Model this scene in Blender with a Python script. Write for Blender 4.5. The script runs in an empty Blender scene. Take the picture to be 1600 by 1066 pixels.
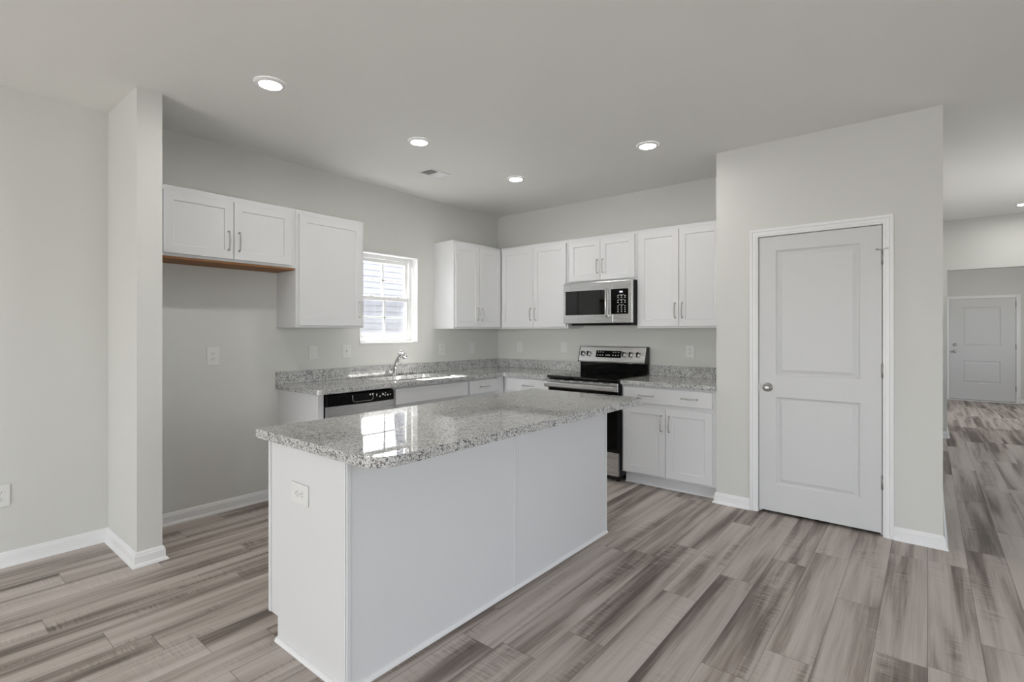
import bpy, bmesh, math, random
from mathutils import Vector, Matrix

random.seed(7)
PI = math.pi
scn = bpy.context.scene
COL = scn.collection

# ------------------------------------------------------------------ camera
H = 2.7405                     # ceiling height
cam_d = bpy.data.cameras.new('camera')
cam = bpy.data.objects.new('camera', cam_d); COL.objects.link(cam)
cam.location = (4.0858, -4.7372, 1.34)
cam.rotation_euler = (PI/2, 0, 0.6843)
cam_d.sensor_width = 36.0
cam_d.lens = 36.0*796.63/1600.0
cam_d.shift_y = -(533.0-518.58)/1600.0
cam_d.clip_start = 0.05
scn.camera = cam

# ------------------------------------------------------------------ light and exposure
scn.view_settings.view_transform = 'Standard'
scn.view_settings.look = 'None'
scn.view_settings.gamma = 1.0
scn.view_settings.use_curve_mapping = False
scn.view_settings.exposure = 0.06
scn.cycles.blur_glossy = 0.06      # keep the sun's glints off the granite and the sink fairly tight

world = bpy.data.worlds.new('sky'); scn.world = world
world.use_nodes = True
wn = world.node_tree; wn.nodes.clear()
w_out = wn.nodes.new('ShaderNodeOutputWorld')
w_bg = wn.nodes.new('ShaderNodeBackground')
w_sky = wn.nodes.new('ShaderNodeTexSky')
w_sky.sky_type = 'NISHITA'
w_sky.sun_disc = False
w_sky.sun_elevation = math.radians(54)
w_sky.sun_rotation = math.radians(280)
w_sky.air_density = 0.7
w_bg.inputs['Strength'].default_value = 1.05
w_mix = wn.nodes.new('ShaderNodeMixRGB')      # white mixed in so the sky lights brighter and less blue
w_mix.inputs[0].default_value = 0.65
w_mix.inputs[2].default_value = (2.4, 2.4, 2.4, 1)
wn.links.new(w_sky.outputs[0], w_mix.inputs[1])
wn.links.new(w_mix.outputs[0], w_bg.inputs['Color'])
wn.links.new(w_bg.outputs[0], w_out.inputs['Surface'])

SUN_DIR = Vector((1.28, 0.24, -1.826)).normalized()
sun_d = bpy.data.lights.new('sun', 'SUN')
sun_d.energy = 135.0; sun_d.angle = math.radians(0.55); sun_d.color = (1.0, 0.97, 0.92)
sun = bpy.data.objects.new('sun', sun_d); COL.objects.link(sun)
sun.rotation_euler = SUN_DIR.to_track_quat('-Z', 'Y').to_euler()
sun.location = (-6, -3, 9)


def area(name, loc, direction, sx, sy, power, color=(1, 1, 1), spread=PI):
    d = bpy.data.lights.new(name, 'AREA')
    d.shape = 'RECTANGLE'; d.size = sx; d.size_y = sy
    d.energy = power; d.color = color; d.spread = spread
    o = bpy.data.objects.new(name, d); COL.objects.link(o)
    o.location = loc
    o.rotation_euler = Vector(direction).to_track_quat('-Z', 'Y').to_euler()
    return o


# daylight coming in by the big glazing of the living room behind the camera
P_REAR, P_SIDE, P_KITCHEN, P_HALL, P_FOYER, LAMP = 108, 12, 32, 12, 26, 162
DAY = (1.0, 0.985, 0.955)
area('daylight_patio', (2.2, -8.72, 1.06), (0, 1, 0), 2.3, 2.0, P_REAR*0.62, DAY)
area('daylight_window', (4.75, -8.72, 1.45), (0, 1, 0), 1.6, 1.3, P_REAR*0.38, DAY)
area('added_fill_side', (6.30, -3.4, 1.15), (-1, 0.1, -0.45), 1.9, 1.9, P_SIDE, DAY, math.radians(125))  # added fill for the island back and base cabinets; door is invented
area('added_fill_hall', (6.34, 1.6, 1.5), (-1, 0, 0.9), 1.5, 1.2, P_HALL, DAY, math.radians(120))  # added fill aimed upward to brighten the hall; window is invented
area('added_fill_foyer', (6.34, 6.2, 1.5), (-1, 0, 0), 1.7, 1.3, P_FOYER, DAY)  # added lamp to light the foyer, with no known window there
area('daylight_kitchen_window', (-0.75, -1.62, 1.75), (1, 0, -0.12), 1.3, 1.2, P_KITCHEN, (0.95, 0.97, 1.0))

# ------------------------------------------------------------------ materials


def mat(name, base=(0.8, 0.8, 0.8), rough=0.5, metal=0.0, spec=0.5, bump=None, **kw):
    m = bpy.data.materials.new(name); m.use_nodes = True
    nt = m.node_tree
    b = nt.nodes['Principled BSDF']
    b.inputs['Base Color'].default_value = (*base, 1)
    b.inputs['Roughness'].default_value = rough
    b.inputs['Metallic'].default_value = metal
    b.inputs['Specular IOR Level'].default_value = spec
    for k, v in kw.items():
        b.inputs[k].default_value = v
    if bump:
        sc, st, dist = bump
        tc = nt.nodes.new('ShaderNodeTexCoord')
        n = nt.nodes.new('ShaderNodeTexNoise'); n.inputs['Scale'].default_value = sc
        n.inputs['Detail'].default_value = 3
        bp = nt.nodes.new('ShaderNodeBump'); bp.inputs['Strength'].default_value = st
        bp.inputs['Distance'].default_value = dist
        nt.links.new(tc.outputs['Object'], n.inputs['Vector'])
        nt.links.new(n.outputs['Fac'], bp.inputs['Height'])
        nt.links.new(bp.outputs['Normal'], b.inputs['Normal'])
    return m


def emis(name, color, strength):
    m = bpy.data.materials.new(name); m.use_nodes = True
    nt = m.node_tree; nt.nodes.clear()
    o = nt.nodes.new('ShaderNodeOutputMaterial'); e = nt.nodes.new('ShaderNodeEmission')
    e.inputs['Color'].default_value = (*color, 1); e.inputs['Strength'].default_value = strength
    nt.links.new(e.outputs[0], o.inputs['Surface'])
    return m


WALL = mat('wall_paint', (0.63, 0.628, 0.603), 0.75, spec=0.25, bump=(260, 0.06, 0.002))
CEIL = mat('ceiling_paint', (0.80, 0.797, 0.772), 0.85, spec=0.15, bump=(180, 0.10, 0.002))
TRIM = mat('trim_paint', (0.78, 0.78, 0.785), 0.38, spec=0.4)
CAB = mat('cabinet_lacquer', (0.665, 0.665, 0.675), 0.36, spec=0.4)
DOORW = mat('door_paint', (0.60, 0.60, 0.605), 0.42, spec=0.4)
PLASTIC = mat('white_plastic', (0.70, 0.70, 0.69), 0.32)
SLOT = mat('dark_slot', (0.04, 0.04, 0.04), 0.6)
VENTDARK = mat('vent_shadow', (0.16, 0.16, 0.16), 0.8)
NICKEL = mat('brushed_nickel', (0.50, 0.495, 0.485), 0.30, 1.0)
SATIN = mat('satin_nickel_hinge', (0.34, 0.335, 0.33), 0.5, 0.9)
CHROME = mat('polished_chrome', (0.72, 0.72, 0.73), 0.09, 1.0)
BLACK = mat('black_plastic', (0.006, 0.006, 0.006), 0.3, spec=0.25)
BLACKGLASS = mat('black_glass', (0.004, 0.004, 0.004), 0.03, spec=0.5)
BLACKPANEL = mat('black_gloss_panel', (0.003, 0.003, 0.003), 0.08, spec=0.12)
CHAR = mat('charcoal_enamel', (0.012, 0.012, 0.013), 0.38, spec=0.3)
GREYLIP = mat('grey_plastic_lip', (0.22, 0.22, 0.22), 0.35)
MARK = mat('printed_marking', (0.62, 0.62, 0.62), 0.5)
MWDISP = emis('lit_display', (0.9, 0.95, 1.0), 1.1)
LENS = emis('lamp_lens', (1.0, 0.985, 0.95), LAMP)
VINYL = mat('white_vinyl', (0.80, 0.80, 0.80), 0.35)
WOODB = mat('raw_plywood', (0.235, 0.095, 0.022), 0.6)
SCREWM = mat('painted_screw', (0.70, 0.70, 0.69), 0.4)
ROOFM = mat('shingle_roof', (0.10, 0.095, 0.09), 0.9)
GRASSM = mat('lawn', (0.055, 0.06, 0.045), 0.9, bump=(60, 0.6, 0.02))


def brushed(name, base, rough, axis):
    m = mat(name, base, rough, 1.0)
    nt = m.node_tree; b = nt.nodes['Principled BSDF']
    tc = nt.nodes.new('ShaderNodeTexCoord'); mp = nt.nodes.new('ShaderNodeMapping')
    sc = [900, 900, 900]; sc[axis] = 4
    mp.inputs['Scale'].default_value = sc
    n = nt.nodes.new('ShaderNodeTexNoise'); n.inputs['Scale'].default_value = 1.0
    n.inputs['Detail'].default_value = 2
    r = nt.nodes.new('ShaderNodeMapRange')
    r.inputs['To Min'].default_value = rough*0.9; r.inputs['To Max'].default_value = rough*1.12
    bp = nt.nodes.new('ShaderNodeBump'); bp.inputs['Strength'].default_value = 0.015
    bp.inputs['Distance'].default_value = 0.001
    L = nt.links.new
    L(tc.outputs['Object'], mp.inputs['Vector']); L(mp.outputs[0], n.inputs['Vector'])
    L(n.outputs['Fac'], r.inputs['Value']); L(r.outputs[0], b.inputs['Roughness'])
    L(n.outputs['Fac'], bp.inputs['Height']); L(bp.outputs[0], b.inputs['Normal'])
    return m


STEEL = brushed('brushed_steel', (0.60, 0.60, 0.60), 0.27, 0)
SINKSTEEL = brushed('satin_sink_steel', (0.62, 0.62, 0.62), 0.22, 1)


def glass_mat(name):
    m = bpy.data.materials.new(name); m.use_nodes = True
    nt = m.node_tree; nt.nodes.clear()
    o = nt.nodes.new('ShaderNodeOutputMaterial')
    t = nt.nodes.new('ShaderNodeBsdfTransparent'); t.inputs['Color'].default_value = (0.97, 0.98, 0.98, 1)
    g = nt.nodes.new('ShaderNodeBsdfGlossy'); g.inputs['Roughness'].default_value = 0.0
    lw = nt.nodes.new('ShaderNodeLayerWeight'); lw.inputs['Blend'].default_value = 0.5
    pw = nt.nodes.new('ShaderNodeMath'); pw.operation = 'POWER'; pw.inputs[1].default_value = 5.0
    f = nt.nodes.new('ShaderNodeMath'); f.operation = 'MULTIPLY_ADD'      # Schlick reflectance, the same on both faces
    f.inputs[1].default_value = 0.9; f.inputs[2].default_value = 0.03
    nt.links.new(lw.outputs['Facing'], pw.inputs[0]); nt.links.new(pw.outputs[0], f.inputs[0])
    mx = nt.nodes.new('ShaderNodeMixShader')
    L = nt.links.new
    L(f.outputs[0], mx.inputs[0]); L(t.outputs[0], mx.inputs[1]); L(g.outputs[0], mx.inputs[2])
    L(mx.outputs[0], o.inputs['Surface'])
    return m


GLASS = glass_mat('window_glass')


def screen_mat():
    # insect screen: a fine dark mesh, most of it open
    m = bpy.data.materials.new('insect_screen'); m.use_nodes = True
    nt = m.node_tree; nt.nodes.clear()
    o = nt.nodes.new('ShaderNodeOutputMaterial')
    t = nt.nodes.new('ShaderNodeBsdfTransparent')
    d = nt.nodes.new('ShaderNodeBsdfDiffuse'); d.inputs['Color'].default_value = (0.2, 0.2, 0.21, 1)
    mx = nt.nodes.new('ShaderNodeMixShader'); mx.inputs[0].default_value = 0.24
    L = nt.links.new
    L(t.outputs[0], mx.inputs[1]); L(d.outputs[0], mx.inputs[2]); L(mx.outputs[0], o.inputs['Surface'])
    return m


SCREEN = screen_mat()


def granite_mat():
    m = bpy.data.materials.new('speckled_granite'); m.use_nodes = True
    nt = m.node_tree; N = nt.nodes.new; L = nt.links.new
    b = nt.nodes['Principled BSDF']
    b.inputs['Roughness'].default_value = 0.02
    b.inputs['Specular IOR Level'].default_value = 0.7
    tc = N('ShaderNodeTexCoord')
    nw = N('ShaderNodeTexNoise'); nw.inputs['Scale'].default_value = 45; nw.inputs['Detail'].default_value = 2
    add = N('ShaderNodeMixRGB'); add.blend_type = 'ADD'; add.inputs[0].default_value = 0.012
    L(tc.outputs['Object'], nw.inputs['Vector'])
    L(tc.outputs['Object'], add.inputs[1]); L(nw.outputs['Color'], add.inputs[2])
    v = N('ShaderNodeTexVoronoi'); v.inputs['Scale'].default_value = 290
    L(add.outputs[0], v.inputs['Vector'])
    sep = N('ShaderNodeSeparateColor'); L(v.outputs['Color'], sep.inputs[0])
    r1 = N('ShaderNodeValToRGB')
    e = r1.color_ramp; e.interpolation = 'CONSTANT'
    e.elements[0].position = 0.0; e.elements[0].color = (0.045, 0.044, 0.045, 1)
    e.elements[1].position = 0.05; e.elements[1].color = (0.23, 0.225, 0.225, 1)
    for p, c in ((0.16, (0.36, 0.355, 0.35)), (0.36, (0.50, 0.495, 0.485)), (0.70, (0.62, 0.615, 0.605))):
        x = e.elements.new(p); x.color = (*c, 1)
    L(sep.outputs[0], r1.inputs[0])
    # larger drift of dark mineral clusters
    n2 = N('ShaderNodeTexNoise'); n2.inputs['Scale'].default_value = 22; n2.inputs['Detail'].default_value = 3
    L(tc.outputs['Object'], n2.inputs['Vector'])
    v2 = N('ShaderNodeTexVoronoi'); v2.inputs['Scale'].default_value = 175
    L(add.outputs[0], v2.inputs['Vector'])
    sep2 = N('ShaderNodeSeparateColor'); L(v2.outputs['Color'], sep2.inputs[0])
    ma = N('ShaderNodeMath'); ma.operation = 'ADD'
    L(sep2.outputs[1], ma.inputs[0]); L(n2.outputs['Fac'], ma.inputs[1])
    r2 = N('ShaderNodeValToRGB'); r2.color_ramp.interpolation = 'CONSTANT'
    r2.color_ramp.elements[0].color = (0, 0, 0, 1); r2.color_ramp.elements[0].position = 0
    r2.color_ramp.elements[1].color = (1, 1, 1, 1); r2.color_ramp.elements[1].position = 0.835
    mh = N('ShaderNodeMath'); mh.operation = 'MULTIPLY'; mh.inputs[1].default_value = 0.62
    L(ma.outputs[0], mh.inputs[0]); L(mh.outputs[0], r2.inputs[0])
    mx = N('ShaderNodeMixRGB'); mx.inputs[2].default_value = (0.13, 0.128, 0.13, 1)
    L(r2.outputs[0], mx.inputs[0]); L(r1.outputs[0], mx.inputs[1])
    L(mx.outputs[0], b.inputs['Base Color'])
    return m


GRANITE = granite_mat()


def floor_mat():
    m = bpy.data.materials.new('greige_vinyl_plank'); m.use_nodes = True
    nt = m.node_tree; N = nt.nodes.new; L = nt.links.new
    b = nt.nodes['Principled BSDF']
    b.inputs['Specular IOR Level'].default_value = 0.4
    at = N('ShaderNodeAttribute'); at.attribute_name = 'plank'
    geo = N('ShaderNodeNewGeometry')
    uv = N('ShaderNodeUVMap'); uv.uv_map = 'UVMap'
    sc1 = N('ShaderNodeVectorMath'); sc1.operation = 'SCALE'; sc1.inputs['Scale'].default_value = 61.7
    L(at.outputs['Color'], sc1.inputs[0])
    ad = N('ShaderNodeVectorMath'); ad.operation = 'ADD'
    L(geo.outputs['Position'], ad.inputs[0]); L(sc1.outputs[0], ad.inputs[1])

    def noise(scale, detail, rough=0.55, dist=0.0):
        mp = N('ShaderNodeMapping'); mp.inputs['Scale'].default_value = scale
        L(ad.outputs[0], mp.inputs['Vector'])
        n = N('ShaderNodeTexNoise'); n.inputs['Scale'].default_value = 1.0
        n.inputs['Detail'].default_value = detail; n.inputs['Roughness'].default_value = rough
        n.inputs['Distortion'].default_value = dist
        L(mp.outputs[0], n.inputs['Vector'])
        return n.outputs['Fac']
    streak = noise((11.0, 0.6, 1), 3.0, 0.5, 0.3)
    grain = noise((85, 2.6, 1), 4.0, 0.6, 0.2)
    saw = noise((9, 130, 1), 3.0, 0.6)
    sawmask = noise((7, 1.6, 1), 2.0)

    def math_(op, a, c, clamp=False):
        q = N('ShaderNodeMath'); q.operation = op; q.use_clamp = clamp
        for i, z in enumerate((a, c)):
            if isinstance(z, (int, float)):
                q.inputs[i].default_value = z
            else:
                L(z, q.inputs[i])
        return q.outputs[0]

    def rng(x, a, c, d, e):
        q = N('ShaderNodeMapRange'); q.inputs['From Min'].default_value = a; q.inputs['From Max'].default_value = c
        q.inputs['To Min'].default_value = d; q.inputs['To Max'].default_value = e
        L(x, q.inputs['Value']); return q.outputs[0]
    sepc = N('ShaderNodeSeparateColor'); L(at.outputs['Color'], sepc.inputs[0])
    tone = rng(sepc.outputs[0], 0, 1, -0.055, 0.055)
    g = math_('SUBTRACT', grain, 0.5)
    g = math_('MULTIPLY', g, 0.30)
    sm = rng(sawmask, 0.50, 0.66, 0.0, 1.0)
    s = math_('SUBTRACT', saw, 0.5); s = math_('MULTIPLY', s, 0.55); s = math_('MULTIPLY', s, sm)
    val = math_('ADD', streak, g); val = math_('ADD', val, s); val = math_('ADD', val, tone)
    ramp = N('ShaderNodeValToRGB')
    els = ramp.color_ramp.elements
    els[0].position = 0.30; els[0].color = (0.120, 0.094, 0.081, 1)
    els[1].position = 0.76; els[1].color = (0.560, 0.506, 0.468, 1)
    for p, c in ((0.415, (0.262, 0.219, 0.192)), (0.50, (0.395, 0.342, 0.306)), (0.61, (0.490, 0.435, 0.398))):
        x = els.new(p); x.color = (*c, 1)
    L(val, ramp.inputs[0])
    # joints between planks (UV in metres from the plank's own edges)
    sp = N('ShaderNodeSeparateXYZ'); L(uv.outputs[0], sp.inputs[0])
    du = math_('SUBTRACT', 0.5, math_('ABSOLUTE', math_('SUBTRACT', sp.outputs[0], 0.5), 0))
    dv = math_('SUBTRACT', 0.5, math_('ABSOLUTE', math_('SUBTRACT', sp.outputs[1], 0.5), 0))
    du = math_('MULTIPLY', du, 0.1778); dv = math_('MULTIPLY', dv, 1.22)
    dm = math_('MINIMUM', du, dv)
    seam = rng(dm, 0.0006, 0.0022, 1.0, 0.0)
    seam = math_('MULTIPLY', seam, 0.55, True)
    mx = N('ShaderNodeMixRGB'); mx.inputs[2].default_value = (0.05, 0.042, 0.038, 1)
    L(seam, mx.inputs[0]); L(ramp.outputs[0], mx.inputs[1])
    L(mx.outputs[0], b.inputs['Base Color'])
    L(rng(grain, 0.3, 0.7, 0.42, 0.58), b.inputs['Roughness'])
    bp = N('ShaderNodeBump'); bp.inputs['Strength'].default_value = 0.12; bp.inputs['Distance'].default_value = 0.002
    hh = math_('SUBTRACT', math_('ADD', grain, s), seam)
    L(hh, bp.inputs['Height']); L(bp.outputs[0], b.inputs['Normal'])
    return m


FLOORM = floor_mat()


def siding_mat():
    m = mat('pale_lap_siding', (0.46, 0.465, 0.505), 0.6)
    return m


SIDING = siding_mat()

# ------------------------------------------------------------------ mesh helpers


class MB:
    """Collects shapes in one bmesh and links them as one object."""

    def __init__(self):
        self.bm = bmesh.new()

    def box(self, x0, x1, y0, y1, z0, z1, bev=0.0, seg=1):
        r = bmesh.ops.create_cube(self.bm, size=1.0)
        vs = r['verts']
        bmesh.ops.transform(self.bm, verts=vs, matrix=Matrix.Translation(((x0+x1)/2, (y0+y1)/2, (z0+z1)/2)) @
                            Matrix.Diagonal((abs(x1-x0), abs(y1-y0), abs(z1-z0), 1)))
        if bev > 0:
            es = set()
            for v in vs:
                es.update(v.link_edges)
            bmesh.ops.bevel(self.bm, geom=list(es), offset=bev, segments=seg, affect='EDGES', profile=0.5)
        return self

    def quad(self, *pts):
        self.bm.faces.new([self.bm.verts.new(p) for p in pts])
        return self

    def tube(self, pts, radii, n=12, cap=True):
        pts = [Vector(p) for p in pts]
        if not isinstance(radii, (list, tuple)):
            radii = [radii]*len(pts)
        rings = []
        up = None
        for i, p in enumerate(pts):
            t = (pts[min(i+1, len(pts)-1)]-pts[max(i-1, 0)]).normalized()
            if up is None:
                a = Vector((0, 0, 1)) if abs(t.z) < 0.9 else Vector((1, 0, 0))
                up = (a - t*a.dot(t)).normalized()
            else:
                up = (up - t*up.dot(t)).normalized()
            s = t.cross(up)
            rr = radii[i]
            if not isinstance(rr, (list, tuple)):
                rr = (rr, rr)
            rings.append([self.bm.verts.new(p + up*rr[0]*math.cos(2*PI*k/n) + s*rr[1]*math.sin(2*PI*k/n)) for k in range(n)])
        for a, b in zip(rings, rings[1:]):
            for k in range(n):
                self.bm.faces.new((a[k], b[k], b[(k+1) % n], a[(k+1) % n])).smooth = True
        if cap:
            self.bm.faces.new(rings[0][::-1]); self.bm.faces.new(rings[-1])
        return self

    def lathe(self, prof, mtx=None, n=24, cap=True):
        """prof: (radius, height) pairs round local z, moved by mtx."""
        mtx = mtx or Matrix()
        rings = []
        for r, h in prof:
            rings.append([self.bm.verts.new(mtx @ Vector((r*math.cos(2*PI*k/n), r*math.sin(2*PI*k/n), h))) for k in range(n)])
        for a, b in zip(rings, rings[1:]):
            for k in range(n):
                self.bm.faces.new((a[k], a[(k+1) % n], b[(k+1) % n], b[k])).smooth = True
        if cap:
            self.bm.faces.new(rings[0][::-1]); self.bm.faces.new(rings[-1])
        return self

    def prism(self, poly, fn, a, b):
        """poly: 2-D outline; fn(u, v, w) -> point; swept from w=a to w=b."""
        A = [self.bm.verts.new(fn(u, v, a)) for u, v in poly]
        B = [self.bm.verts.new(fn(u, v, b)) for u, v in poly]
        n = len(poly)
        for k in range(n):
            self.bm.faces.new((A[k], A[(k+1) % n], B[(k+1) % n], B[k]))
        self.bm.faces.new(A[::-1]); self.bm.faces.new(B)
        return self

    def sweep(self, path, prof, fn):
        """mitred sweep of prof (offset to the right of the path, height) along a 2-D path."""
        P = [Vector(p) for p in path]
        rings = []
        for i, p in enumerate(P):
            def rn(d): return Vector((d.y, -d.x))
            if i == 0:
                m = rn((P[1]-P[0]).normalized())
            elif i == len(P)-1:
                m = rn((P[-1]-P[-2]).normalized())
            else:
                n1 = rn((P[i]-P[i-1]).normalized()); n2 = rn((P[i+1]-P[i]).normalized())
                m = (n1+n2); m = m/m.dot(n1)
            rings.append([self.bm.verts.new(fn(p.x+m.x*o, p.y+m.y*o, h)) for o, h in prof])
        n = len(prof)
        for a, b in zip(rings, rings[1:]):
            for k in range(n):
                self.bm.faces.new((a[k], b[k], b[(k+1) % n], a[(k+1) % n]))
        self.bm.faces.new(rings[0]); self.bm.faces.new(rings[-1][::-1])
        return self

    def loops(self, outer, holes, z0, z1):
        """flat slab with holes; outlines are lists of (x, y)."""
        bm = self.bm
        for z, flip in ((z0, True), (z1, False)):
            es = []
            for lp in [outer]+holes:
                vs = [bm.verts.new((x, y, z)) for x, y in lp]
                es += [bm.edges.new((vs[k], vs[(k+1) % len(vs)])) for k in range(len(vs))]
            r = bmesh.ops.triangle_fill(bm, edges=es, use_beauty=True, use_dissolve=False, normal=(0, 0, -1 if flip else 1))
        for lp in [outer]+holes:
            n = len(lp)
            A = [bm.verts.new((x, y, z0)) for x, y in lp]; B = [bm.verts.new((x, y, z1)) for x, y in lp]
            for k in range(n):
                bm.faces.new((A[k], A[(k+1) % n], B[(k+1) % n], B[k]))
        bmesh.ops.remove_doubles(bm, verts=bm.verts, dist=1e-5)
        return self

    def panels(self, w, h, t, panels, rings, edge=0.0015):
        """a door leaf: front on y=0, back on y=t, with sunk panels; rings = (inset, depth)."""
        bm = self.bm
        xs = sorted({edge, w-edge, *[p[0] for p in panels], *[p[1] for p in panels]})
        zs = sorted({edge, h-edge, *[p[2] for p in panels], *[p[3] for p in panels]})
        V = {}

        def gv(x, z):
            k = (round(x, 5), round(z, 5))
            if k not in V:
                V[k] = bm.verts.new((x, 0, z))
            return V[k]
        for i in range(len(xs)-1):
            for j in range(len(zs)-1):
                cx, cz = (xs[i]+xs[i+1])/2, (zs[j]+zs[j+1])/2
                if any(p[0] < cx < p[1] and p[2] < cz < p[3] for p in panels):
                    continue
                bm.faces.new((gv(xs[i], zs[j]), gv(xs[i+1], zs[j]), gv(xs[i+1], zs[j+1]), gv(xs[i], zs[j+1])))
        for p in panels:
            prev = [gv(p[0], p[2]), gv(p[1], p[2]), gv(p[1], p[3]), gv(p[0], p[3])]
            for ins, dep in rings:
                cur = [bm.verts.new(q) for q in ((p[0]+ins, dep, p[2]+ins), (p[1]-ins, dep, p[2]+ins),
                                                 (p[1]-ins, dep, p[3]-ins), (p[0]+ins, dep, p[3]-ins))]
                for k in range(4):
                    bm.faces.new((prev[k], prev[(k+1) % 4], cur[(k+1) % 4], cur[k]))
                prev = cur
            bm.faces.new(prev)
        # border: chamfer, sides, back
        fr = []
        for x in xs:
            fr.append((x, zs[0]))
        for z in zs[1:]:
            fr.append((xs[-1], z))
        for x in xs[-2::-1]:
            fr.append((x, zs[-1]))
        for z in zs[-2:0:-1]:
            fr.append((xs[0], z))
        F = [gv(*q) for q in fr]

        def out(x, z):
            return (0 if abs(x-edge) < 1e-6 else (w if abs(x-(w-edge)) < 1e-6 else x),
                    0 if abs(z-edge) < 1e-6 else (h if abs(z-(h-edge)) < 1e-6 else z))
        S = [bm.verts.new((out(*q)[0], edge, out(*q)[1])) for q in fr]
        B = [bm.verts.new((out(*q)[0], t, out(*q)[1])) for q in fr]
        n = len(fr)
        for k in range(n):
            bm.faces.new((F[k], S[k], S[(k+1) % n], F[(k+1) % n]))
            bm.faces.new((S[k], B[k], B[(k+1) % n], S[(k+1) % n]))
        bm.faces.new(B)
        return self

    def build(self, name, m, parent=None, loc=None, rz=0.0, bevel=0.0):
        bm = self.bm
        bmesh.ops.recalc_face_normals(bm, faces=bm.faces)
        me = bpy.data.meshes.new(name); bm.to_mesh(me); bm.free()
        if m is not None:
            me.materials.append(m)
        o = bpy.data.objects.new(name, me); COL.objects.link(o)
        if parent is not None:
            o.parent = parent
        if loc is not None:
            o.location = loc
        if rz:
            o.rotation_euler = (0, 0, rz)
        if bevel:
            md = o.modifiers.new('edge', 'BEVEL'); md.width = bevel; md.segments = 2
            md.limit_method = 'ANGLE'; md.angle_limit = math.radians(40)
        return o


def tag(o, label, cat, group=None):
    o['label'] = label; o['category'] = cat
    if group:
        o['group'] = group
    return o


def thing(name, label, cat, loc=(0, 0, 0), rz=0.0, group=None):
    o = bpy.data.objects.new(name, None); COL.objects.link(o)
    o.empty_display_size = 0.1
    o.location = loc; o.rotation_euler = (0, 0, rz)
    return tag(o, label, cat, group)


def struct(o, label=None, cat=None):
    o['kind'] = 'structure'
    if label:
        o['label'] = label
    if cat:
        o['category'] = cat
    return o


def copy_tree(o, parent=None):
    c = o.copy(); COL.objects.link(c)
    if parent is not None:
        c.parent = parent
    for ch in list(o.children):
        copy_tree(ch, c)
    return c


W, S_ = PI/2, 0.0             # units on the window wall / on the stove wall
PX0, PX1, PY = 2.7986, 4.1574, -0.622     # pantry block
WIN = (-1.972, -1.268, 1.225, 2.100)      # kitchen window opening

# ------------------------------------------------------------------ room shell
# floor: one mesh, a face per plank
bm = bmesh.new()
uvl = bm.loops.layers.uv.new('UVMap')
cl = bm.loops.layers.float_color.new('plank')
PITCH, PLEN = 0.1778, 1.22
JOINT = {1: -2.12, 2: -1.71, 3: -2.393, 4: -2.65, 5: -1.83, 6: -2.19, 7: -1.59, 14: -3.88, 16: -4.13, 17: -3.51,
         18: -4.283, 19: -3.328, 21: -4.136, 22: -3.50}
X0F, X1F, Y0F, Y1F = -0.14, 6.5, -8.9, 8.9
for k in range(-14, 25):
    xa, xb = 4.085-k*PITCH, 4.085-k*PITCH+PITCH
    if xb < X0F or xa > X1F:
        continue
    j = JOINT.get(k, random.uniform(0, PLEN))
    y = j - math.ceil((j-Y0F)/PLEN)*PLEN
    while y < Y1F:
        ya, yb = max(y, Y0F), min(y+PLEN, Y1F)
        xa2, xb2 = max(xa, X0F), min(xb, X1F)
        if yb - ya > 0.001 and xb2 - xa2 > 0.001:
            f = bm.faces.new([bm.verts.new(p) for p in ((xa2, ya, 0), (xb2, ya, 0), (xb2, yb, 0), (xa2, yb, 0))])
            c = (random.random(), random.random(), random.random(), 1)
            for lp in f.loops:
                p = lp.vert.co
                lp[uvl].uv = ((p.x-xa)/PITCH, (p.y-y)/PLEN)
                lp[cl] = c
        y += PLEN
me = bpy.data.meshes.new('floor'); bm.to_mesh(me); bm.free(); me.materials.append(FLOORM)
o = bpy.data.objects.new('floor', me); COL.objects.link(o)
struct(o, 'grey brown wood look plank floor', 'floor')
struct(MB().box(-0.14, 6.5, -8.9, 8.9, -0.16, -0.002).build('floor_slab', VENTDARK))

struct(MB().box(-0.14, 6.5, -8.9, 8.9, H, H+0.12).build('ceiling', CEIL), 'flat pale grey ceiling', 'ceiling')

wy0, wy1, wz0, wz1 = WIN
m_ = MB()
m_.box(-0.14, 0, -8.9, wy0, 0, H).box(-0.14, 0, wy1, 0.12, 0, H)
m_.box(-0.14, 0, wy0, wy1, 0, wz0).box(-0.14, 0, wy0, wy1, wz1, H)
struct(m_.build('wall_left', WALL), 'pale greige wall with the window over the sink', 'wall')
m_ = MB()
m_.box(-0.165, -0.1405, -8.9, wy0, -0.5, H).box(-0.165, -0.1405, wy1, 0.12, -0.5, H)
m_.box(-0.165, -0.1405, wy0, wy1, -0.5, wz0).box(-0.165, -0.1405, wy0, wy1, wz1, H)
struct(m_.build('wall_bounce_cut', mat('bounce_cut_cladding', (0.09, 0.095, 0.10), 0.7)))  # unseen dark cladding added to cut sun bounced onto the house opposite
struct(MB().box(0, PX1-0.115, 0, 0.12, 0, H).build('wall_back', WALL), 'pale greige wall behind the stove', 'wall')
struct(MB().box(0, 0.591, -3.8372, -3.712, 0, H).build('wall_stub', WALL), 'stub wall beside the refrigerator space', 'wall')
DX0, DX1, DZ = 3.103, 3.859, 2.046
m_ = MB()
m_.box(PX0, DX0, PY, PY+0.115, 0, H).box(DX1, PX1, PY, PY+0.115, 0, H).box(DX0, DX1, PY, PY+0.115, DZ, H)
struct(m_.build('wall_pantry_front', WALL), 'pantry wall holding the white panel door', 'wall')
struct(MB().box(PX0, PX0+0.115, PY+0.115, 0, 0, H).build('wall_pantry_left', WALL))
struct(MB().box(PX1-0.115, PX1, PY+0.115, 3.7, 0, H).build('wall_hall_left', WALL), 'hall side wall running back from the pantry corner', 'wall')
m_ = MB()
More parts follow.
